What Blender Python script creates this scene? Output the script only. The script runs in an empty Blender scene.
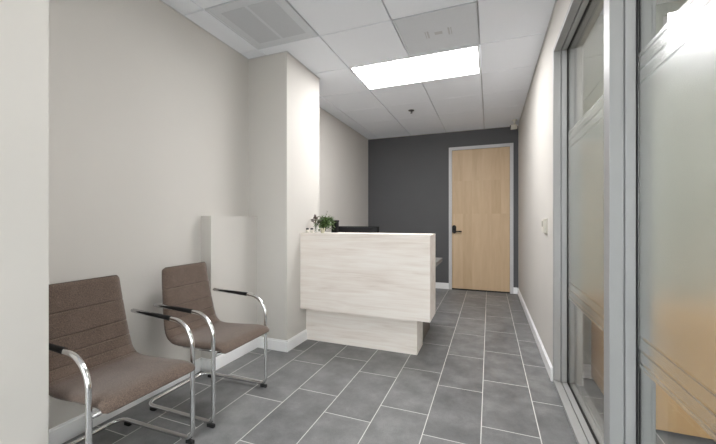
import bpy, bmesh, math, random
from mathutils import Vector, Matrix
random.seed(7)
S = bpy.context.scene
COL = S.collection
H = 2.676          # ceiling height
EYE = 1.1704       # camera height
XL, XR, YB = -2.10, 0.4325, 5.94
YF = -1.75         # wall behind the camera

# ------------------------------------------------------------------ materials
def lin(c):
    return tuple(((v/255)/12.92 if v/255 <= .04045 else ((v/255+.055)/1.055)**2.4) for v in c)
def new_mat(name):
    m = bpy.data.materials.new(name); m.use_nodes = True
    nt = m.node_tree
    return m, nt, nt.nodes['Principled BSDF'], nt.nodes['Material Output']
def N(nt, t, **k):
    n = nt.nodes.new(t)
    for a, b in k.items():
        if a.startswith('i_'): n.inputs[a[2:].replace('_', ' ')].default_value = b
        else: setattr(n, a, b)
    return n
def coords(nt, scale=(1, 1, 1), kind='Object', rot=(0, 0, 0), loc=(0, 0, 0)):
    tc = N(nt, 'ShaderNodeTexCoord'); mp = N(nt, 'ShaderNodeMapping')
    mp.inputs['Scale'].default_value = scale; mp.inputs['Rotation'].default_value = rot
    mp.inputs['Location'].default_value = loc
    nt.links.new(tc.outputs[kind], mp.inputs['Vector']); return mp.outputs['Vector']
def ramp(nt, fac, stops):
    r = N(nt, 'ShaderNodeValToRGB'); e = r.color_ramp.elements
    while len(e) < len(stops): e.new(.5)
    for el, (p, c) in zip(e, stops):
        el.position = p; el.color = (*c, 1)
    nt.links.new(fac, r.inputs['Fac']); return r.outputs['Color']
def bump(nt, bsdf, height, strength=.2, dist=.002):
    b = N(nt, 'ShaderNodeBump'); b.inputs['Strength'].default_value = strength
    b.inputs['Distance'].default_value = dist
    nt.links.new(height, b.inputs['Height']); nt.links.new(b.outputs['Normal'], bsdf.inputs['Normal'])
def math_n(nt, op, a, b=None, c=None):
    n = N(nt, 'ShaderNodeMath', operation=op)
    for i, v in enumerate((a, b, c)):
        if v is None: continue
        if isinstance(v, (int, float)): n.inputs[i].default_value = v
        else: nt.links.new(v, n.inputs[i])
    return n.outputs[0]
def plain(name, rgb, rough=.5, metal=0., noise=0., nscale=40, bmp=0., spec=.5):
    m, nt, b, o = new_mat(name)
    c = lin(rgb)
    b.inputs['Roughness'].default_value = rough; b.inputs['Metallic'].default_value = metal
    b.inputs['Specular IOR Level'].default_value = spec
    tx = N(nt, 'ShaderNodeTexNoise', i_Scale=nscale, i_Detail=4.)
    nt.links.new(coords(nt), tx.inputs['Vector'])
    k = max(noise, .01)
    col = ramp(nt, tx.outputs['Fac'], [(.3, tuple(v*(1-k) for v in c)), (.7, tuple(min(1, v*(1+k)) for v in c))])
    nt.links.new(col, b.inputs['Base Color'])
    if bmp: bump(nt, b, tx.outputs['Fac'], bmp)
    return m

M = {}
M['wall'] = plain('wall_paint', (206, 202, 197), .75, noise=.012, nscale=2.5, spec=.25)
M['office_wall'] = plain('grey_green_paint', (190, 192, 181), .75, noise=.012, nscale=2.5, spec=.25)
M['dark_wall'] = plain('charcoal_paint', (93, 93, 95), .6, noise=.02, nscale=3, spec=.3)
M['tile_white'] = plain('ceiling_tile', (243, 246, 252), .9, noise=.02, nscale=250, bmp=.1, spec=.1)
M['tbar'] = plain('ceiling_tbar', (205, 205, 207), .6)
M['base'] = plain('baseboard_paint', (243, 243, 244), .4)
M['alu'] = plain('satin_aluminium', (166, 166, 166), .42, metal=.2, noise=.02, nscale=8)
M['frame_grey'] = plain('painted_steel_grey', (203, 203, 205), .45, noise=.01)
M['rubber'] = plain('black_rubber', (22, 22, 23), .6)
M['black'] = plain('black_plastic', (11, 11, 12), .55, spec=.25)
M['dkgrey'] = plain('dark_grey_plastic', (30, 31, 33), .55, spec=.3)
M['chrome'] = plain('chrome', (226, 226, 226), .12, metal=1.)
M['worktop'] = plain('grey_worktop', (106, 105, 103), .5, noise=.05, nscale=60)
M['perf'] = plain('grille_grey', (216, 219, 224), .7)
M['grille_in'] = plain('grille_inner', (201, 204, 209), .8)
M['grille_dark'] = plain('diffuser_core', (196, 196, 198), .8)
M['offwhite'] = plain('offwhite_plastic', (208, 204, 194), .45)
M['shadeplastic'] = plain('beige_plastic', (150, 146, 134), .5)
M['lam_shaded'] = plain('shaded_laminate', (112, 101, 92), .5, noise=.06, nscale=20)  # desk laminate darkened in colour for the shade behind the desk
M['pot'] = plain('cream_ceramic', (228, 222, 200), .4)
M['leaf'] = plain('leaf_green', (70, 98, 48), .5, noise=.35, nscale=70)
M['leaf_pale'] = plain('leaf_pale_green', (120, 148, 92), .5, noise=.2, nscale=70)
M['dry'] = plain('dried_flower', (112, 100, 98), .8, noise=.3, nscale=90)
M['stem'] = plain('stem_brown', (86, 78, 56), .7)
M['brass'] = plain('sprinkler_metal', (120, 120, 120), .35, metal=.8)
M['edge_white'] = plain('window_frame_white', (225, 225, 225), .5)

def fabric():
    m, nt, b, o = new_mat('brown_woven_fabric')
    v = coords(nt, (1, 1, 1))
    n1 = N(nt, 'ShaderNodeTexNoise', i_Scale=300., i_Detail=3.); nt.links.new(v, n1.inputs['Vector'])
    n2 = N(nt, 'ShaderNodeTexNoise', i_Scale=14., i_Detail=3.); nt.links.new(v, n2.inputs['Vector'])
    s = math_n(nt, 'ADD', math_n(nt, 'MULTIPLY', n1.outputs['Fac'], .85), math_n(nt, 'MULTIPLY', n2.outputs['Fac'], .15))
    nt.links.new(ramp(nt, s, [(.32, lin((76, 64, 57))), (.52, lin((103, 88, 79))), (.72, lin((127, 111, 101)))]), b.inputs['Base Color'])
    b.inputs['Roughness'].default_value = .95; b.inputs['Specular IOR Level'].default_value = .15
    b.inputs['Sheen Weight'].default_value = .25
    bump(nt, b, n1.outputs['Fac'], .35, .001); return m
M['fabric'] = fabric()

def tile_floor():
    m, nt, b, o = new_mat('grey_porcelain_tile')
    tc = N(nt, 'ShaderNodeTexCoord'); sp = N(nt, 'ShaderNodeSeparateXYZ')
    nt.links.new(tc.outputs['Object'], sp.inputs[0])
    W, L, x0 = .2994, .596, -.0415
    cx = math_n(nt, 'DIVIDE', math_n(nt, 'SUBTRACT', sp.outputs['X'], x0), W)
    ix = math_n(nt, 'FLOOR', cx); fx = math_n(nt, 'SUBTRACT', cx, ix)
    par = math_n(nt, 'FLOORED_MODULO', ix, 2.)
    off = math_n(nt, 'SUBTRACT', 2.643, math_n(nt, 'MULTIPLY', par, .195))
    cy = math_n(nt, 'DIVIDE', math_n(nt, 'SUBTRACT', sp.outputs['Y'], off), L)
    iy = math_n(nt, 'FLOOR', cy); fy = math_n(nt, 'SUBTRACT', cy, iy)
    ex = math_n(nt, 'MULTIPLY', math_n(nt, 'MINIMUM', fx, math_n(nt, 'SUBTRACT', 1., fx)), W)
    ey = math_n(nt, 'MULTIPLY', math_n(nt, 'MINIMUM', fy, math_n(nt, 'SUBTRACT', 1., fy)), L)
    d = math_n(nt, 'MINIMUM', ex, ey)
    g = math_n(nt, 'LESS_THAN', d, .0024)
    cell = N(nt, 'ShaderNodeCombineXYZ'); nt.links.new(ix, cell.inputs[0]); nt.links.new(iy, cell.inputs[1])
    wn = N(nt, 'ShaderNodeTexWhiteNoise', noise_dimensions='3D'); nt.links.new(cell.outputs[0], wn.inputs['Vector'])
    off3 = N(nt, 'ShaderNodeVectorMath', operation='MULTIPLY_ADD')
    nt.links.new(wn.outputs['Color'], off3.inputs[0]); off3.inputs[1].default_value = (9, 9, 9)
    nt.links.new(tc.outputs['Object'], off3.inputs[2])
    n1 = N(nt, 'ShaderNodeTexNoise', i_Scale=5., i_Detail=7., i_Roughness=.65); nt.links.new(off3.outputs[0], n1.inputs['Vector'])
    n2 = N(nt, 'ShaderNodeTexNoise', i_Scale=160., i_Detail=2.); nt.links.new(off3.outputs[0], n2.inputs['Vector'])
    s = math_n(nt, 'ADD', math_n(nt, 'MULTIPLY', n1.outputs['Fac'], .75), math_n(nt, 'MULTIPLY', n2.outputs['Fac'], .15))
    s = math_n(nt, 'ADD', s, math_n(nt, 'MULTIPLY', wn.outputs['Value'], .10))
    body = ramp(nt, s, [(.3, lin((94, 94, 95))), (.5, lin((117, 117, 118))), (.72, lin((142, 142, 142)))])
    mx = N(nt, 'ShaderNodeMix', data_type='RGBA'); nt.links.new(g, mx.inputs[0])
    nt.links.new(body, mx.inputs[6]); mx.inputs[7].default_value = (*lin((214, 213, 210)), 1)
    nt.links.new(mx.outputs[2], b.inputs['Base Color'])
    rr = math_n(nt, 'ADD', .42, math_n(nt, 'MULTIPLY', g, .4)); nt.links.new(rr, b.inputs['Roughness'])
    b.inputs['Specular IOR Level'].default_value = .4
    hh = math_n(nt, 'ADD', math_n(nt, 'MULTIPLY', n2.outputs['Fac'], .15), math_n(nt, 'MINIMUM', math_n(nt, 'DIVIDE', d, .004), 1.))
    bump(nt, b, hh, .25, .0015); return m
M['floor'] = tile_floor()

def laminate():
    m, nt, b, o = new_mat('pale_ash_laminate')
    v = coords(nt, (1.1, 7, 11))
    w = N(nt, 'ShaderNodeTexNoise', i_Scale=1.6, i_Detail=6., i_Distortion=.9); nt.links.new(v, w.inputs['Vector'])
    v2 = coords(nt, (2.2, 30, 60))
    f = N(nt, 'ShaderNodeTexNoise', i_Scale=2., i_Detail=4.); nt.links.new(v2, f.inputs['Vector'])
    s = math_n(nt, 'ADD', math_n(nt, 'MULTIPLY', w.outputs['Fac'], .7), math_n(nt, 'MULTIPLY', f.outputs['Fac'], .3))
    nt.links.new(ramp(nt, s, [(.30, lin((220, 208, 198))), (.44, lin((233, 223, 215))), (.56, lin((239, 231, 224))), (.7, lin((243, 237, 231)))]), b.inputs['Base Color'])
    b.inputs['Roughness'].default_value = .45; b.inputs['Specular IOR Level'].default_value = .35; return m
M['lam'] = laminate()

def veneer(name, leaf_w, rowed, cols):
    m, nt, b, o = new_mat(name)
    tc = N(nt, 'ShaderNodeTexCoord'); sp = N(nt, 'ShaderNodeSeparateXYZ'); nt.links.new(tc.outputs['Object'], sp.inputs[0])
    ix = math_n(nt, 'FLOOR', math_n(nt, 'DIVIDE', math_n(nt, 'ADD', sp.outputs['X'], sp.outputs['Y']), leaf_w))
    z = sp.outputs['Z']
    iz = math_n(nt, 'ADD', math_n(nt, 'GREATER_THAN', z, 1.28), math_n(nt, 'GREATER_THAN', z, 1.83)) if rowed else math_n(nt, 'MULTIPLY', z, 0.)
    cell = N(nt, 'ShaderNodeCombineXYZ'); nt.links.new(ix, cell.inputs[0]); nt.links.new(iz, cell.inputs[1])
    wn = N(nt, 'ShaderNodeTexWhiteNoise'); nt.links.new(cell.outputs[0], wn.inputs['Vector'])
    mp = N(nt, 'ShaderNodeVectorMath', operation='MULTIPLY_ADD'); nt.links.new(tc.outputs['Object'], mp.inputs[0])
    mp.inputs[1].default_value = (9, 9, 1.3)
    sc = N(nt, 'ShaderNodeVectorMath', operation='SCALE'); nt.links.new(wn.outputs['Color'], sc.inputs[0]); sc.inputs['Scale'].default_value = 7.
    nt.links.new(sc.outputs[0], mp.inputs[2])
    n1 = N(nt, 'ShaderNodeTexNoise', i_Scale=1.5, i_Detail=5., i_Distortion=.6); nt.links.new(mp.outputs[0], n1.inputs['Vector'])
    s = math_n(nt, 'ADD', math_n(nt, 'MULTIPLY', n1.outputs['Fac'], .7), math_n(nt, 'MULTIPLY', wn.outputs['Value'], .3))
    nt.links.new(ramp(nt, s, [(.25, lin(cols[0])), (.5, lin(cols[1])), (.75, lin(cols[2]))]), b.inputs['Base Color'])
    b.inputs['Roughness'].default_value = .42; b.inputs['Specular IOR Level'].default_value = .35; return m
M['door_wood'] = veneer('maple_veneer', .149, True, ((195, 167, 133), (205, 178, 145), (212, 187, 155)))
M['desk_wood'] = veneer('honey_maple_laminate', .31, False, ((212, 166, 108), (220, 176, 118), (226, 184, 128)))

def emit(name, rgb, st):
    m, nt, b, o = new_mat(name); nt.nodes.remove(b)
    e = N(nt, 'ShaderNodeEmission'); e.inputs[0].default_value = (*rgb, 1); e.inputs[1].default_value = st
    nt.links.new(e.outputs[0], o.inputs[0]); return m

def schlick(nt):
    ge = N(nt, 'ShaderNodeNewGeometry'); d = N(nt, 'ShaderNodeVectorMath', operation='DOT_PRODUCT')
    nt.links.new(ge.outputs['Incoming'], d.inputs[0]); nt.links.new(ge.outputs['Normal'], d.inputs[1])
    c = math_n(nt, 'SUBTRACT', 1., math_n(nt, 'MINIMUM', math_n(nt, 'ABSOLUTE', d.outputs['Value']), 1.))
    return math_n(nt, 'ADD', .04, math_n(nt, 'MULTIPLY', math_n(nt, 'POWER', c, 5.), .96))
def pane_mat():
    """clear glass with a satin privacy film between two heights, three thin clear lines left at each end of the film"""
    m, nt, b, o = new_mat('privacy_film_glass'); nt.nodes.remove(b)
    tc = N(nt, 'ShaderNodeTexCoord'); sp = N(nt, 'ShaderNodeSeparateXYZ'); nt.links.new(tc.outputs['Object'], sp.inputs[0])
    z = sp.outputs['Z']
    mask = math_n(nt, 'MULTIPLY', math_n(nt, 'GREATER_THAN', z, FILM[0]), math_n(nt, 'LESS_THAN', z, FILM[1]))
    for h in LINES:
        near = math_n(nt, 'LESS_THAN', math_n(nt, 'ABSOLUTE', math_n(nt, 'SUBTRACT', z, h)), .005)
        mask = math_n(nt, 'MULTIPLY', mask, math_n(nt, 'SUBTRACT', 1., math_n(nt, 'MULTIPLY', near, .6)))
    fr = schlick(nt)
    tr = N(nt, 'ShaderNodeBsdfTransparent'); tr.inputs[0].default_value = (.975, .98, .97, 1)
    gl = N(nt, 'ShaderNodeBsdfGlossy'); gl.inputs['Roughness'].default_value = .02
    clear = N(nt, 'ShaderNodeMixShader'); nt.links.new(fr, clear.inputs[0])
    nt.links.new(tr.outputs[0], clear.inputs[1]); nt.links.new(gl.outputs[0], clear.inputs[2])
    p = N(nt, 'ShaderNodeBsdfPrincipled')
    p.inputs['Base Color'].default_value = (.955, .965, .945, 1); p.inputs['Transmission Weight'].default_value = 1.
    p.inputs['Roughness'].default_value = .23; p.inputs['IOR'].default_value = 1.4
    tl = N(nt, 'ShaderNodeBsdfTranslucent'); tl.inputs[0].default_value = (.8, .81, .78, 1)
    ps = N(nt, 'ShaderNodeMixShader'); ps.inputs[0].default_value = .03
    nt.links.new(p.outputs[0], ps.inputs[1]); nt.links.new(tl.outputs[0], ps.inputs[2])
    mx = N(nt, 'ShaderNodeMixShader'); nt.links.new(mask, mx.inputs[0])
    nt.links.new(clear.outputs[0], mx.inputs[1]); nt.links.new(ps.outputs[0], mx.inputs[2])
    nt.links.new(mx.outputs[0], o.inputs[0]); return m
FILM = (.625, 1.79)
LINES = (.645, .690, .740, 1.675, 1.725, 1.772)
M['pane'] = pane_mat()
def clear_glass(name='clear_glass', tint=(.95, .97, .96)):
    m, nt, b, o = new_mat(name); nt.nodes.remove(b)
    fr = schlick(nt)
    tr = N(nt, 'ShaderNodeBsdfTransparent'); tr.inputs[0].default_value = (*tint, 1)
    gl = N(nt, 'ShaderNodeBsdfGlossy'); gl.inputs['Roughness'].default_value = .03
    mx = N(nt, 'ShaderNodeMixShader'); nt.links.new(fr, mx.inputs[0])
    nt.links.new(tr.outputs[0], mx.inputs[1]); nt.links.new(gl.outputs[0], mx.inputs[2]); nt.links.new(mx.outputs[0], o.inputs[0])
    return m
M['glass'] = clear_glass()
M['grey_glass'] = clear_glass('grey_dimming_glass', (.44, .45, .45))  # grey tint added to dim the daylight in the high office window
M['lamp'] = emit('lit_diffuser', (1., .995, .99), 9.)

# ------------------------------------------------------------------ mesh helpers
def box(bm, x0, x1, y0, y1, z0, z1, bev=0., seg=2):
    vs = [bm.verts.new((x, y, z)) for x in (x0, x1) for y in (y0, y1) for z in (z0, z1)]
    f = [(0, 1, 3, 2), (4, 6, 7, 5), (0, 4, 5, 1), (2, 3, 7, 6), (0, 2, 6, 4), (1, 5, 7, 3)]
    fs = [bm.faces.new([vs[i] for i in q]) for q in f]
    if bev:
        ed = list({e for q in fs for e in q.edges})
        bmesh.ops.bevel(bm, geom=ed, offset=bev, segments=seg, affect='EDGES', profile=.5)
def lathe(bm, prof, c=(0, 0, 0), n=24, axis='Z'):
    rings = []
    for r, h in prof:
        ring = []
        for k in range(n):
            a = 2*math.pi*k/n; p, q = r*math.cos(a), r*math.sin(a)
            v = (p, q, h) if axis == 'Z' else ((h, p, q) if axis == 'X' else (q, h, p))
            ring.append(bm.verts.new((v[0]+c[0], v[1]+c[1], v[2]+c[2])))
        rings.append(ring)
    for a, b in zip(rings, rings[1:]):
        for k in range(n): bm.faces.new((a[k], a[(k+1) % n], b[(k+1) % n], b[k]))
    bm.faces.new(rings[0][::-1]); bm.faces.new(rings[-1])
def fillet(pts, radii, seg=10):
    out = []
    P = [Vector(p) for p in pts]
    for i, p in enumerate(P):
        r = radii[i]
        if i in (0, len(P)-1) or r <= 0: out.append(p); continue
        a = (P[i-1]-p).normalized(); b = (P[i+1]-p).normalized()
        ang = a.angle(b); d = r/math.tan(ang/2)
        c = p+(a+b).normalized()*(r/math.sin(ang/2))
        s, e = p+a*d-c, p+b*d-c
        ax = s.cross(e).normalized(); tot = s.angle(e)
        for k in range(seg+1): out.append(c+Matrix.Rotation(tot*k/seg, 3, ax) @ s)
    return out
def sweep(bm, path, rad, n=12, squash=None):
    """tube along a path; rad may be a number or a list; squash=(a, b) scales the section's two axes"""
    path = [Vector(p) for p in path]; rings = []
    T = [(path[min(i+1, len(path)-1)]-path[max(i-1, 0)]).normalized() for i in range(len(path))]
    u = T[0].orthogonal().normalized()
    if abs(T[0].z) < .9: u = (Vector((0, 0, 1))-T[0]*T[0].z).normalized()
    for i, (p, t) in enumerate(zip(path, T)):
        if i: u = (T[i-1].rotation_difference(t) @ u); u = (u-t*u.dot(t)).normalized()
        w = t.cross(u); r = rad[i] if isinstance(rad, (list, tuple)) else rad
        a, b = squash or (1, 1)
        rings.append([bm.verts.new(p+u*(r*a*math.cos(2*math.pi*k/n))+w*(r*b*math.sin(2*math.pi*k/n))) for k in range(n)])
    for a, b in zip(rings, rings[1:]):
        for k in range(n): bm.faces.new((a[k], a[(k+1) % n], b[(k+1) % n], b[k]))
    bm.faces.new(rings[0][::-1]); bm.faces.new(rings[-1])
def obj(name, bm, mat, parent=None, smooth=False, loc=None):
    bmesh.ops.recalc_face_normals(bm, faces=bm.faces)
    me = bpy.data.meshes.new(name); bm.to_mesh(me); bm.free()
    if smooth:
        for p in me.polygons: p.use_smooth = True
    me.materials.append(M[mat] if isinstance(mat, str) else mat)
    o = bpy.data.objects.new(name, me); COL.objects.link(o)
    if parent: o.parent = parent
    if loc: o.location = loc
    return o
def B(*boxes, bev=0.):
    bm = bmesh.new()
    for b in boxes: box(bm, *b, bev=bev)
    return bm
def tag(o, label=None, cat=None, group=None, kind=None):
    if label: o['label'] = label
    if cat: o['category'] = cat
    if group: o['group'] = group
    if kind: o['kind'] = kind
    return o
def thing(name, loc, label, cat, group=None, rot=0):
    e = bpy.data.objects.new(name, None); COL.objects.link(e); e.location = loc; e.rotation_euler.z = rot
    e.empty_display_size = .1
    return tag(e, label, cat, group)
def struct(name, bm, mat, label=None, cat=None):
    return tag(obj(name, bm, mat), label, cat, kind='structure')

# ------------------------------------------------------------------ room shell
OX, OYB = 3.2, 2.96                  # the office beyond the glass: right wall and far wall
EX0 = -1.60
OW = .62                             # office face of the partition
struct('floor', B((XL-.12, OX+.12, YF-.12, YB+.12, -.1, 0)), 'floor', 'grey staggered porcelain tile floor with light grout lines', 'floor')
struct('wall_left', B((XL-.12, XL, YF-.12, YB+.12, 0, H+.15)), 'wall', 'off-white painted wall behind the two brown chairs', 'wall')
struct('wall_back', B((XL, OW, YB, YB+.12, 0, H+.15)), 'dark_wall', 'charcoal painted end wall around the maple door', 'wall')
GY0, GY1, GH = -.55, 2.80, 2.41      # glazed opening in the right wall
bm = B((XR, OW, GY1, YB, 0, H+.15), (XR, OW, YF, GY0, 0, H+.15), (XR, OW, GY0, GY1, GH, H+.15))
struct('wall_right', bm, 'wall', 'off-white corridor wall with the glazed opening on the right', 'wall')
FX0, FX1 = EX0+.05, XR-.05
struct('wall_front', B((XL, FX0, YF-.12, YF, 0, H+.15), (FX1, OX, YF-.12, YF, 0, H+.15), (FX0, FX1, YF-.12, YF, 2.45, H+.15)), 'wall', 'off-white wall behind the viewer around the added glazed entry', 'wall')
w3 = thing('fill_window_entry', (0, 0, 0), 'unseen glazed entry added behind the viewer to let fill daylight in', 'window'); w3['kind'] = 'structure'  # out-of-view opening added to light the corridor from behind the camera
obj('frame', B((FX0, FX0+.05, YF-.09, YF-.03, 0, 2.45), (FX1-.05, FX1, YF-.09, YF-.03, 0, 2.45), (FX0+.05, FX1-.05, YF-.09, YF-.03, 2.40, 2.45), (FX0+.05, FX1-.05, YF-.09, YF-.03, 0, .06)), 'alu', w3)
obj('pane', B((FX0+.05, FX1-.05, YF-.063, YF-.057, .06, 2.40)), 'glass', w3)
VY0, VY1, VZ0, VZ1 = -1.0, 1.0, .85, 2.45
struct('wall_office_right', B((OX, OX+.12, YF, VY0, 0, H+.15), (OX, OX+.12, VY1, OYB+.12, 0, H+.15), (OX, OX+.12, VY0, VY1, 0, VZ0), (OX, OX+.12, VY0, VY1, VZ1, H+.15)), 'wall', 'side wall of the office beyond the glass', 'wall')
WX0, WX1, WZ0, WZ1 = 1.128, 2.75, 2.16, 2.60
bm = B((OW, WX0, OYB, OYB+.12, 0, H+.15), (WX1, OX, OYB, OYB+.12, 0, H+.15), (WX0, WX1, OYB, OYB+.12, 0, WZ0), (WX0, WX1, OYB, OYB+.12, WZ1, H+.15))
struct('wall_office_back', bm, 'office_wall', 'far wall of the office seen through the glazing', 'wall')
PX, PY0, PY1 = -1.682, 2.58, 3.20
struct('pillar', B((XL, PX, PY0, PY1, 0, H+.15)), 'wall', 'off-white boxed pillar at the left end of the reception desk', 'pillar')
EX, EY = -1.60, .792
struct('wall_entry', B((XL, EX, YF, EY, 0, H+.15)), 'wall', 'bright wall end at the left edge, in front of the nearer chair', 'wall')
LX, LY, LH = -2.0, 2.02, 1.205
struct('trim_1', B((XL, LX, LY, PY0, 0, LH)), 'wall', 'low boxed-out wall section between the chairs and the pillar', 'wall')

# ceiling: slab, T-bars, lay-in tiles
ceil = struct('ceiling', B((XL-.12, OX+.12, YF-.12, YB+.12, H+.018, H+.15)), 'tbar', 'white suspended tile ceiling with a narrow grid', 'ceiling')
MOD = .6096
XE = [XL, -.0754-3*MOD, -.0754-2*MOD, -.0754-MOD, -.0754, XR]
Y1 = 3.0732
tiles = bmesh.new()
g = .0045
for i in range(5):
    rows = [Y1+MOD*k for k in range(-7, 2)] + [Y1+3*MOD]
    rows = [YF]+rows+[YB]
    for k in range(len(rows)-1):
        y0, y1 = rows[k], rows[k+1]
        if i in (2, 3) and abs(y0-Y1) < .01: continue                # lit panel
        if i == 1 and abs(y0-(Y1-2*MOD)) < .01: continue             # return grille
        if i == 3 and abs(y0-(Y1-MOD)) < .01: continue               # supply diffuser
        if y1-y0 > .9:
            ym = y0+MOD
            box(tiles, XE[i]+g, XE[i+1]-g, y0+g, ym-.0015, H, H+.016, bev=.003, seg=1)
            box(tiles, XE[i]+g, XE[i+1]-g, ym+.0015, y1-g, H, H+.016, bev=.003, seg=1)
        else: box(tiles, XE[i]+g, XE[i+1]-g, y0+g, y1-g, H, H+.016, bev=.003, seg=1)
x = OW
while x < OX-.01:
    y = YF
    while y < OYB-.01:
        box(tiles, x+g, min(x+MOD, OX)-g, y+g, min(y+2*MOD, OYB)-g, H, H+.016)
        y += 2*MOD
    x += MOD
obj('tiles', tiles, 'tile_white', ceil)
bm = bmesh.new()
t = .010
for (a0, a1, b0, b1) in ((XL, XL+t, EY, PY0), (XL, XL+t, PY1, YB), (XR-t, XR, YF, YB), (XL, XR, YB-t, YB), (XL, PX, PY0-t, PY0), (PX, PX+t, PY0-t, PY1+t), (XL, PX, PY1, PY1+t), (EX, EX+t, YF, EY)):
    box(bm, a0, a1, b0, b1, H-.004, H+.01)
obj('wall_angle', bm, 'tbar', ceil)

# baseboards (with a small chamfered top)
def baseboard(name, segs, label):
    bm = bmesh.new()
    for (x0, x1, y0, y1, side) in segs:
        box(bm, x0, x1, y0, y1, 0, .088)
        k = .006
        q = {'+X': (x0, x1-k, y0, y1), '-X': (x0+k, x1, y0, y1), '-Y': (x0, x1, y0+k, y1), '+Y': (x0, x1, y0, y1-k)}[side]
        box(bm, *q, .088, .100)
    struct(name, bm, 'base', label, 'baseboard')
b = .013
baseboard('baseboard_left', [(XL, XL+b, EY, LY-b, '+X'), (XL, LX+b, LY-b, LY, '-Y'), (LX, LX+b, LY, PY0-b, '+X'),
          (LX, PX+b, PY0-b, PY0, '-Y'), (PX, PX+b, PY0, 2.9195, '+X'), (XL, XL+b, PY1, YB-b, '+X')], 'white baseboard along the left wall, boxed section and pillar')
DX0, DX1 = -.64, .361
baseboard('baseboard_back', [(XL, DX0, YB-b, YB, '-Y'), (DX1, XR-b, YB-b, YB, '-Y')], 'white baseboard along the charcoal end wall')
baseboard('baseboard_right', [(XR-b, XR, GY1+.002, YB, '-X')], 'white baseboard along the right corridor wall')
baseboard('baseboard_office', [(OW, OX, OYB-b, OYB, '-Y')], 'white baseboard of the office beyond the glass')

# ------------------------------------------------------------------ end door
door = thing('door_1', (0, 0, 0), 'maple veneer door in a grey metal frame on the charcoal end wall', 'door'); door['kind'] = 'structure'
DT = 2.406; fw = .05
bm = B((DX0, DX0+fw, YB-.028, YB, 0, DT), (DX1-fw, DX1, YB-.028, YB, 0, DT), (DX0+fw, DX1-fw, YB-.028, YB, DT-fw, DT), bev=.003)
obj('frame', bm, 'frame_grey', door)
leaf = obj('leaf', B((DX0+fw+.003, DX1-fw-.003, YB-.012, YB-.001, .022, DT-fw-.004), bev=.001), 'door_wood', door)
obj('gap_shade', B((DX0+fw, DX1-fw, YB-.006, YB, 0, .02)), 'rubber', door)  # black strip painted in for the shaded gap under the leaf
# lever set
hx, hz = DX0+.088, 1.02
lock = bmesh.new()
prof = []
nseg = 14
ring0, ring1 = [], []
for k in range(2*nseg):
    a = math.pi*k/nseg; cx, sz = math.cos(a)*.034, math.sin(a)*.034+(.036 if math.sin(a) >= 0 else -.036)
    ring0.append(lock.verts.new((hx+cx, YB-.012, hz+sz))); ring1.append(lock.verts.new((hx+cx*.88, YB-.034, hz+sz*.95)))
for k in range(2*nseg): lock.faces.new((ring0[k], ring0[(k+1) % (2*nseg)], ring1[(k+1) % (2*nseg)], ring1[k]))
lock.faces.new(ring1); lock.faces.new(ring0[::-1])
obj('lock_plate', lock, 'black', leaf, smooth=False)
bm = bmesh.new()
sweep(bm, fillet([(hx, YB-.03, hz-.036), (hx, YB-.075, hz-.036), (hx+.125, YB-.075, hz-.036)], [0, .016, 0]), .011, 12)
obj('lever_handle', bm, 'black', leaf, True)
bm = bmesh.new(); lathe(bm, [(.016, -.04), (.016, -.034), (.013, -.03)], (hx, YB, hz+.036), 16, 'Y'); obj('lock_cylinder', bm, 'dkgrey', leaf)

# ------------------------------------------------------------------ glazed partition on the right
win = thing('window_1', (0, 0, 0), 'aluminium framed office glazing with satin privacy band on the right', 'glazing'); win['kind'] = 'structure'
XS = [(XR-.002, .475), (.481, .5145), (.528, .574)]     # lip, stop, back stop along the depth
def member(name, lo, hi, axis, depth, core_in=.012, sides=(1, 1)):
    """three extruded strips round a recessed core; axis Y: upright between lo..hi in Y; axis Z: rail between lo..hi in Z"""
    bm = bmesh.new()
    (a0, a1) = depth
    for (x0, x1) in XS:
        if axis == 'Y': box(bm, x0, x1, lo, hi, a0, a1, bev=.0022, seg=2)
        else: box(bm, x0, x1, a0, a1, lo, hi, bev=.0022, seg=2)
    c0, c1 = lo+core_in*sides[0], hi-core_in*sides[1]
    if axis == 'Y': box(bm, .44, .57, c0, c1, a0, a1)
    else: box(bm, .44, .57, a0, a1, c0, c1)
    return obj(name, bm, 'alu', win)
sill_h = .022
member('jamb', GY1-.03, GY1, 'Y', (sill_h, GH), sides=(1, 0))
member('mullion', 1.56, 1.63, 'Y', (sill_h, GH-.03))
member('jamb', GY0, GY0+.05, 'Y', (sill_h, GH-.03), sides=(0, 1))
member('head', GH-.03, GH, 'Z', (GY0, GY1-.03), sides=(1, 0))
member('sill', 0, sill_h, 'Z', (GY0, GY1), sides=(0, 1))
bm = bmesh.new()
for (y0, y1) in ((GY0+.05, 1.56), (1.63, GY1-.03)):
    for (z0, z1, yy0, yy1) in ((sill_h-.01, sill_h+.003, y0, y1), (GH-.033, GH-.02, y0, y1), (sill_h, GH-.03, y0-.01, y0+.003), (sill_h, GH-.03, y1-.003, y1+.01)):
        box(bm, .5147, .5195, yy0, yy1, z0, z1)
        box(bm, .5262, .5285, yy0, yy1, z0, z1)
obj('gasket', bm, 'rubber', win)
obj('pane', B((.5198, .526, 1.631, GY1-.031, sill_h+.001, GH-.031)), 'pane', win)
obj('pane', B((.5198, .526, GY0+.051, 1.559, sill_h+.001, GH-.031)), 'pane', win)

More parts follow.
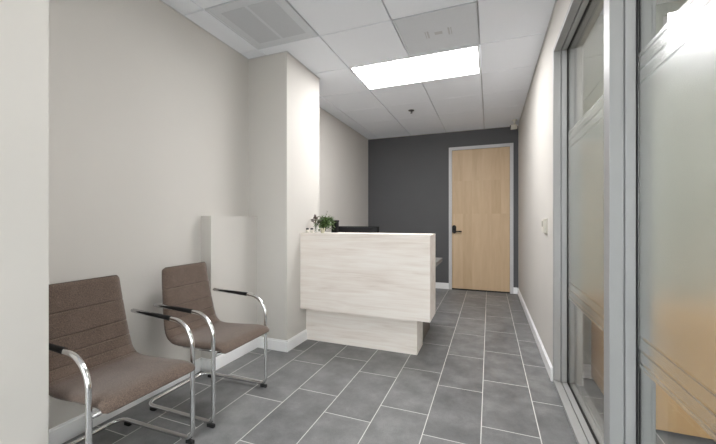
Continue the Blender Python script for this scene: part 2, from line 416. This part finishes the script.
# high window of the office (daylight)
w2 = thing('window_2', (0, 0, 0), 'high bright window in the far wall of the office', 'window'); w2['kind'] = 'structure'
fr = .03
obj('frame', B((WX0, WX0+fr, OYB+.03, OYB+.08, WZ0, WZ1), (WX1-fr, WX1, OYB+.03, OYB+.08, WZ0, WZ1), (WX0+fr, WX1-fr, OYB+.03, OYB+.08, WZ0, WZ0+fr), (WX0+fr, WX1-fr, OYB+.03, OYB+.08, WZ1-fr, WZ1)), 'edge_white', w2)
obj('pane', B((WX0+fr, WX1-fr, OYB+.052, OYB+.058, WZ0+fr, WZ1-fr)), 'grey_glass', w2)

w4 = thing('fill_window_office', (0, 0, 0), 'unseen window added in the office side wall to let fill daylight in', 'window'); w4['kind'] = 'structure'  # out-of-view window added to brighten the office
obj('frame', B((OX+.03, OX+.08, VY0, VY0+fr, VZ0, VZ1), (OX+.03, OX+.08, VY1-fr, VY1, VZ0, VZ1), (OX+.03, OX+.08, VY0+fr, VY1-fr, VZ0, VZ0+fr), (OX+.03, OX+.08, VY0+fr, VY1-fr, VZ1-fr, VZ1)), 'edge_white', w4)
obj('pane', B((OX+.052, OX+.058, VY0+fr, VY1-fr, VZ0+fr, VZ1-fr)), 'glass', w4)
# ------------------------------------------------------------------ office cabinet
cab = thing('credenza', (.70, 2.315, 0), 'low honey-maple cabinet in the office behind the privacy glass', 'cabinet')
CW, CD, CHh = 1.9, .62, .63
obj('toe_shadow_base', B((.03, CW-.03, .05, CD, 0, .025)), 'rubber', cab)  # recessed base coloured black for the shadow gap under the cabinet
obj('carcass', B((0, CW, .019, CD, .025, CHh-.028)), 'desk_wood', cab)
obj('top', B((-.004, CW+.004, -.004, CD+.004, CHh-.028, CHh), bev=.002), 'desk_wood', cab)
for k in range(2):
    obj('door', B((k*CW/2+.002, (k+1)*CW/2-.002, 0, .018, .027, CHh-.032), bev=.001), 'desk_wood', cab)

# ------------------------------------------------------------------ ceiling fittings
def light_panel(x0, x1, y0, y1, label):
    t = thing('ceiling_light', ((x0+x1)/2, (y0+y1)/2, H), label, 'ceiling light')
    hx, hy = (x1-x0)/2-.007, (y1-y0)/2-.007; f = .014
    obj('frame', B((-hx, hx, -hy, -hy+f, -.004, .014), (-hx, hx, hy-f, hy, -.004, .014), (-hx, -hx+f, -hy+f, hy-f, -.004, .014), (hx-f, hx, -hy+f, hy-f, -.004, .014)), 'edge_white', t)
    obj('diffuser', B((-hx+f, hx-f, -hy+f, hy-f, .002, .010)), 'lamp', t)
    return t
light_panel(XE[2], XE[4], Y1, Y1+MOD, 'lit white rectangular ceiling panel light over the waiting area')

gr = thing('air_grille', ((XE[1]+XE[2])/2, Y1-1.5*MOD, H), 'grey perforated square return grille beside the left wall', 'vent')
h = MOD/2-.006; f = .012
obj('frame', B((-h, h, -h, -h+f, -.003, .014), (-h, h, h-f, h, -.003, .014), (-h, -h+f, -h+f, h-f, -.003, .014), (h-f, h, -h+f, h-f, -.003, .014)), 'perf', gr)
obj('screen', B((-h+f, h-f, -h+f, h-f, .003, .008)), 'perf', gr)
f2 = .075
obj('core', B((-h+f2, -.012, -h+f2, h-f2, .0015, .0035), (.012, h-f2, -h+f2, h-f2, .0015, .0035)), 'grille_in', gr)

df = thing('air_diffuser', ((XE[3]+XE[4])/2, Y1-.5*MOD, H), 'grey square air diffuser with a small central outlet, beside the lit panel', 'vent')
obj('frame', B((-h, h, -h, -h+f, -.003, .014), (-h, h, h-f, h, -.003, .014), (-h, -h+f, -h+f, h-f, -.003, .014), (h-f, h, -h+f, h-f, -.003, .014)), 'perf', df)
obj('face', B((-h+f, h-f, -h+f, h-f, .002, .008)), 'perf', df)
bm = bmesh.new()
q = .075
for s in (-1, 1):
    for r0, r1 in ((q, q+.012), (q+.022, q+.028)):
        a, b2 = sorted((s*r0, s*r1))
        box(bm, a, b2, -.05, .05, -.001, .003)
box(bm, -.03, .03, -.02, .02, .0005, .003)
obj('outlet', bm, 'grille_dark', df)

sp = thing('fire_sprinkler', (-.995, 4.58, H), 'small metal sprinkler head in the ceiling in front of the dark wall', 'sprinkler')
bm = bmesh.new(); lathe(bm, [(.040, 0), (.038, -.006), (.020, -.009)]); obj('escutcheon', bm, 'brass', sp, True)
bm = bmesh.new(); lathe(bm, [(.010, -.008), (.010, -.022), (.005, -.024), (.005, -.034), (.016, -.035), (.016, -.038)]); obj('deflector', bm, 'brass', sp)

sc = thing('security_camera', (.355, 5.56, H), 'tiny ceiling-mounted security camera in the corner above the door', 'camera')
bm = bmesh.new(); lathe(bm, [(.034, 0), (.034, -.014), (.015, -.02), (.013, -.085)]); obj('mount', bm, 'offwhite', sc, True)
bm = bmesh.new(); lathe(bm, [(.024, .048), (.034, .040), (.036, -.036), (.034, -.042)], (-.012, 0, -.108), 20, 'X'); obj('housing', bm, 'offwhite', sc, True)
bm = bmesh.new(); lathe(bm, [(.030, -.040), (.030, -.052), (.016, -.056)], (-.012, 0, -.108), 20, 'X'); obj('lens', bm, 'black', sc, True)

th = thing('light_switch', (XR, 3.10, 1.125), 'small off-white control box on the right wall beside the glazing frame', 'switch')
obj('backplate', B((-.006, 0, -.062, .062, -.066, .066), bev=.002), 'offwhite', th)
obj('cover', B((-.030, -.006, -.052, .052, -.056, .056), bev=.005), 'offwhite', th)
obj('display', B((-.0315, -.030, -.03, .03, -.005, .04)), 'shadeplastic', th)

# ------------------------------------------------------------------ reception desk
dk = thing('reception_desk', (0, 0, 0), 'pale ash laminate reception desk with an overhanging front against the pillar', 'desk')
UX0, UX1, UY0, UY1, UZ0, UZ1 = PX+.001, -.453, 2.81, 3.11, .328, 1.05
obj('front_panel', B((UX0, UX1, UY0, UY1, UZ0, UZ1), bev=.0015), 'lam', dk)
obj('plinth', B((PX+.001, -.583, 2.92, 3.19, 0, UZ0), bev=.001), 'lam', dk)
wt = thing('desk_return', (0, 0, 0), 'grey lower worktop end showing behind the right side of the reception desk', 'worktop')
obj('worktop', B((PX+.016, -.470, UY1+.001, 3.73, .728, .768), bev=.003), 'worktop', wt)
obj('side_panel', B((-.63, -.60, 3.192, 3.70, 0, .728)), 'lam_shaded', wt)
obj('side_panel', B((PX+.02, PX+.05, 3.20, 3.70, 0, .728)), 'lam_shaded', wt)

mo = thing('computer_monitor', (-1.36, 3.50, .768), 'black computer monitor seen from behind, just above the reception counter', 'monitor')
bm = bmesh.new()
box(bm, -.245, .245, .0, .018, .045, .336, bev=.004)
obj('screen_housing', bm, 'black', mo)
bm = bmesh.new()   # raised trapezoid on the back
o0 = [(-.225, 0, .06), (.225, 0, .06), (.225, 0, .326), (-.225, 0, .326)]
o1 = [(-.15, -.03, .11), (.15, -.03, .11), (.17, -.012, .322), (-.17, -.012, .322)]
a = [bm.verts.new(p) for p in o0]; c = [bm.verts.new(p) for p in o1]
bm.faces.new(c); bm.faces.new(a[::-1])
for k in range(4): bm.faces.new((a[k], a[(k+1) % 4], c[(k+1) % 4], c[k]))
obj('back_cover', bm, 'dkgrey', mo)
bm = bmesh.new(); box(bm, -.03, .03, -.04, -.02, .01, .2, bev=.004); obj('stand', bm, 'black', mo)
obj('foot', B((-.11, .11, -.10, .08, 0, .012), bev=.004), 'black', mo)

# ------------------------------------------------------------------ things on the counter ledge
def leaf_mesh(bm, base, direction, length, width, droop=.4, n=4):
    d = Vector(direction).normalized(); side = d.cross(Vector((0, 0, 1)))
    side = side.normalized() if side.length > .01 else Vector((1, 0, 0))
    pl = []
    p = Vector(base)
    for k in range(n+1):
        tt = k/n; wv = width*math.sin(math.pi*(.12+.86*tt))*.5
        pl.append((bm.verts.new(p-side*wv+Vector((0, 0, wv*.3))), bm.verts.new(p), bm.verts.new(p+side*wv+Vector((0, 0, wv*.3)))))
        d = (d+Vector((0, 0, -droop/n))).normalized(); p = p+d*(length/n)
    for a, b2 in zip(pl, pl[1:]):
        bm.faces.new((a[0], a[1], b2[1], b2[0])); bm.faces.new((a[1], a[2], b2[2], b2[1]))
LZ = UZ1
pp = thing('potted_plant', (-1.470, 2.865, LZ), 'bushy green plant in a tiny cream pot on the counter ledge', 'plant')
bm = bmesh.new(); lathe(bm, [(.017, 0), (.023, .045), (.024, .05), (.020, .05), (.018, .042)]); obj('pot', bm, 'pot', pp, True)
fo, fp, st = bmesh.new(), bmesh.new(), bmesh.new()
for k in range(105):
    a = random.uniform(0, 2*math.pi); r = random.uniform(.004, .018)
    rise = random.uniform(.05, .155); lean = random.uniform(.01, .09)
    tip = Vector((math.cos(a)*lean*.85+.024, math.sin(a)*lean*.8, .045+rise*.8))
    sweep(st, [(math.cos(a)*r*.4, math.sin(a)*r*.4, .045), ((math.cos(a)*lean*.4), math.sin(a)*lean*.4, .045+rise*.5), tip], .0011, 5)
    for j in range(3):
        dirv = (math.cos(a+random.uniform(-1.3, 1.3)), math.sin(a+random.uniform(-1.3, 1.3)), random.uniform(-.4, .6))
        leaf_mesh(fp if random.random() < .3 else fo, tip+Vector((0, 0, random.uniform(-.05, .004))), dirv, random.uniform(.026, .052), random.uniform(.012, .021), random.uniform(.3, 1.1))
for (dx, dz) in ((.055, .20), (.085, .165), (.07, .15)):      # a few long thin shoots
    pth = [(0, 0, .05), (dx*.5, .0, .05+dz*.55), (dx, -.01, dz)]
    sweep(st, pth, [.0016, .0013, .0008], 5)
    for q2 in (.6, .8, 1.):
        leaf_mesh(fp, Vector((dx*q2, -.006, .05+(dz-.05)*q2)), (random.uniform(-1, 1), random.uniform(-1, 1), .5), .026, .007, .4)
obj('leaves', fo, 'leaf', pp); obj('pale_leaves', fp, 'leaf_pale', pp); obj('stems', st, 'stem', pp)

vf = thing('flower_vase', (-1.605, 2.975, LZ), 'slim glass vase of mauve-grey dried flowers on the ledge, left of the plant', 'vase')
bm = bmesh.new(); lathe(bm, [(.016, 0), (.018, .004), (.017, .05), (.014, .075), (.016, .09), (.013, .09), (.011, .07), (.014, .05), (.014, .008)]); obj('vase', bm, 'glass', vf, True)
dr, st = bmesh.new(), bmesh.new()
for k in range(26):
    a = random.uniform(0, 2*math.pi); lean = random.uniform(.0, .048)
    tip = Vector((math.cos(a)*lean, math.sin(a)*lean, .175-lean*.7-random.uniform(0, .05)))
    sweep(st, [(0, 0, .012), (tip.x*.25, tip.y*.25, .09), tip], .001, 5)
    for j in range(6):
        leaf_mesh(dr, tip, (random.uniform(-1, 1), random.uniform(-1, 1), random.uniform(-.5, 1)), random.uniform(.016, .028), .014, .5, 3)
obj('flower_heads', dr, 'dry', vf); obj('stems', st, 'stem', vf)

bx = thing('storage_box', (-1.425, 3.045, LZ), 'upright black box on the ledge, half hidden behind the green plant', 'box')
obj('body', B((-.028, .028, -.03, .03, 0, .105), bev=.003), 'black', bx)
obj('lid', B((-.030, .030, -.032, .032, .105, .122), bev=.003), 'black', bx)

for k, (x, y, lab) in enumerate(((-1.640, 2.875, 'tiny white jar with a dark lid nearest the pillar on the ledge'), (-1.606, 2.90, 'tiny white jar with a dark lid, between the other jar and the dried flowers'))):
    j = thing('small_jar', (x, y, LZ), lab, 'jar', 'little jars on the counter ledge')
    bm = bmesh.new(); lathe(bm, [(.013, 0), (.016, .004), (.016, .026), (.013, .031)], n=18); obj('body', bm, 'offwhite', j, True)
    bm = bmesh.new(); lathe(bm, [(.014, .031), (.0145, .043), (.012, .046)], n=18); obj('lid', bm, 'dkgrey', j, True)

# ------------------------------------------------------------------ cantilever chairs
def shell(bm):
    """one upholstered L-shaped shell: rows of closed rounded sections along the profile"""
    prof = [(-.455, .872), (-.446, .79), (-.436, .72), (-.424, .64), (-.411, .565), (-.399, .51), (-.385, .474), (-.360, .452), (-.325, .443), (-.25, .443), (-.15, .449), (-.06, .455), (.0, .455), (.034, .447), (.054, .431), (.062, .414)]
    P = [Vector((x, 0, z)) for x, z in prof]
    pts = []
    for i in range(len(P)-1):           # Catmull-Rom, dense
        p0, p1, p2, p3 = P[max(i-1, 0)], P[i], P[i+1], P[min(i+2, len(P)-1)]
        for k in range(9):
            t = k/9
            pts.append(.5*((2*p1)+(-p0+p2)*t+(2*p0-5*p1+4*p2-p3)*t*t+(-p0+3*p1-3*p2+p3)*t**3))
    pts.append(P[-1])
    L = [0]
    for a, b2 in zip(pts, pts[1:]): L.append(L[-1]+(b2-a).length)
    tot = L[-1]
    seam_z = (.735, .625, .545, .490)
    seams = []
    for sz in seam_z:
        i = min(range(70), key=lambda q: abs(pts[q].z-sz)); seams.append(L[i])
    seams.append(L[min(range(len(pts)), key=lambda q: abs(pts[q].x+.362))])
    # resample finely, with extra rows at seams
    ss = sorted(set([tot*k/110 for k in range(111)]+[s+d for s in seams for d in (-.007, -.0035, -.0015, 0, .0015, .0035, .007)]))
    def at(s):
        for i in range(len(L)-1):
            if s <= L[i+1]+1e-9:
                t = (s-L[i])/max(L[i+1]-L[i], 1e-9); return pts[i].lerp(pts[i+1], t)
        return pts[-1]
    rings = []
    nW = 14
    for s in ss:
        p = at(s); a = at(max(s-.004, 0)); c = at(min(s+.004, tot)); tv = (c-a).normalized()
        nrm = Vector((-tv.z, 0, tv.x))                 # towards the sitter / up
        if nrm.x < 0 and nrm.z < 0: nrm = -nrm
        e0 = min(s/.022, 1.); e1 = min((tot-s)/.016, 1.)
        end = math.sqrt(max(1-(1-e0)**2, 0)); endb = math.sqrt(max(1-(1-e1)**2, 0))
        f = s/tot
        half = .174+.031*min(f/.44, 1)+.013*min(max((f-.45)/.15, 0), 1)
        half -= (.012*(1-end)+.012*(1-endb))
        if e0 < 1: half -= .006*(1-e0)**2
        th = .036*(.35+.65*min(end, 1))*(.45+.55*endb)
        dep = 0.
        for q in seams: dep = max(dep, .0045*max(0, 1-abs(s-q)/.0045))
        ring = []
        for k in range(nW+1):                          # front face
            w = -1+2*k/nW; edge = abs(w)
            y = half*w
            rnd = .010*max(0, (edge-.86)/.14)**2
            ring.append(bm.verts.new(p+nrm*(-rnd-dep+.004*(1-edge**2)*0-.5*(1-end)*.018)+Vector((0, y, 0))))
        ring.append(bm.verts.new(p-nrm*(th*.5)+Vector((0, half+.003, 0))))
        for k in range(nW+1):                          # back face
            w = 1-2*k/nW; edge = abs(w); rnd = .008*max(0, (edge-.86)/.14)**2
            ring.append(bm.verts.new(p-nrm*(th-rnd-dep*.5)+Vector((0, half*w, 0))))
        ring.append(bm.verts.new(p-nrm*(th*.5)+Vector((0, -half-.003, 0))))
        rings.append(ring)
    m = len(rings[0])
    for a, b2 in zip(rings, rings[1:]):
        for k in range(m): bm.faces.new((a[k], a[(k+1) % m], b2[(k+1) % m], b2[k]))
    bm.faces.new(rings[0][::-1]); bm.faces.new(rings[-1])

HW, R = .2450, .0115
def make_chair(loc, rot, label):
    t = thing('cantilever_chair', loc, label, 'chair', 'brown waiting chairs against the left wall', rot)
    bm = bmesh.new(); shell(bm)
    obj('seat_shell', bm, 'fabric', t, True)
    z0 = .027
    pts, rad = [], []
    for s in (-1, 1):
        side = [((-.455, s*HW, .655), 0), ((.0, s*HW, .633), .135), ((.0, s*HW, z0), .045), ((-.54, s*(HW-.012), z0), .06)]
        if s == 1: side = side[::-1]
        for p, r in side: pts.append(p); rad.append(r)
    bm = bmesh.new(); sweep(bm, fillet(pts, rad, 12), R, 14)
    fr = obj('tube_frame', bm, 'chrome', t, True)
    for s in (-1, 1):
        bm = bmesh.new()
        def zz(x): return .655+(x+.455)*(-.022/.455)
        xs = [-.462, -.459, -.44, -.3, -.19, -.158, -.155]
        rr = [.005, .0085, .0095, .0115, .0134, .0136, .0122]
        sweep(bm, [(x, s*HW, zz(x)+.001) for x in xs], rr, 14, squash=(.9, 1.15))
        obj('arm_pad', bm, 'black', fr, True)
        bm = bmesh.new(); box(bm, -.042, .006, s*HW-.009, s*HW+.009, 0, .020, bev=.003); obj('glide', bm, 'rubber', fr)
        bm = bmesh.new(); box(bm, -.50, -.46, s*(HW-.011)-.010, s*(HW-.011)+.010, 0, .020, bev=.003); obj('glide', bm, 'rubber', fr)
    bm = bmesh.new()
    sweep(bm, [(-.005, -HW, .400), (-.005, HW, .400)], .010, 12)
    sweep(bm, [(-.30, -.17, .395), (-.005, -.17, .400)], .009, 10); sweep(bm, [(-.30, .17, .395), (-.005, .17, .400)], .009, 10)
    obj('seat_rail', bm, 'chrome', t, True)
    return t
make_chair((-1.455, 1.729, 0), math.radians(1.0), 'brown upholstered cantilever chair next to the low boxed wall section, farther from the viewer')
make_chair((-1.447, 1.090, 0), math.radians(-.3), 'nearer brown cantilever chair, partly cut off by the bright wall end')

# ------------------------------------------------------------------ light
def area(name, loc, sx, sy, power, color=(1, .985, .96), rot=(0, 0, 0)):
    l = bpy.data.lights.new(name, 'AREA'); l.shape = 'RECTANGLE'; l.size = sx; l.size_y = sy; l.energy = power; l.color = color
    o = bpy.data.objects.new(name, l); COL.objects.link(o); o.location = loc; o.rotation_euler = rot; return o
area('added_fill_light', (-.38, 1.25, H-.02), .58, .58, 6)  # added fill light in the unseen part of the corridor ceiling
area('added_fill_light', (1.5, 1.9, H-.02), 1.2, .58, 6)  # added fill light for the office, out of view
w = bpy.data.worlds.new('daylight'); S.world = w; w.use_nodes = True
nt = w.node_tree; bg = nt.nodes['Background']; bg.inputs[1].default_value = 1.
tc = N(nt, 'ShaderNodeTexCoord'); sx = N(nt, 'ShaderNodeSeparateXYZ'); nt.links.new(tc.outputs['Generated'], sx.inputs[0])
fz = math_n(nt, 'ADD', math_n(nt, 'MULTIPLY', sx.outputs['Z'], 2.), .5)
nt.links.new(ramp(nt, fz, [(0., (1.25, 1.24, 1.22)), (1., (2.6, 2.65, 2.75))]), bg.inputs[0])

# ------------------------------------------------------------------ camera
cam = bpy.data.cameras.new('camera'); co = bpy.data.objects.new('camera', cam); COL.objects.link(co)
cam.sensor_fit = 'HORIZONTAL'; cam.sensor_width = 36; cam.lens = 338.07/716*36
cam.shift_y = -1.63/716
cam.clip_start = .02
co.location = (0, 0, EYE); co.rotation_euler = (math.pi/2, 0, .3701)
S.camera = co
vs = S.view_settings
vs.view_transform = 'Standard'; vs.look = 'None'; vs.gamma = 1; vs.use_curve_mapping = False; vs.exposure = 1.47
S.cycles.max_bounces = 14; S.cycles.diffuse_bounces = 8; S.cycles.transmission_bounces = 10; S.cycles.transparent_max_bounces = 12
S.cycles.use_denoising = True
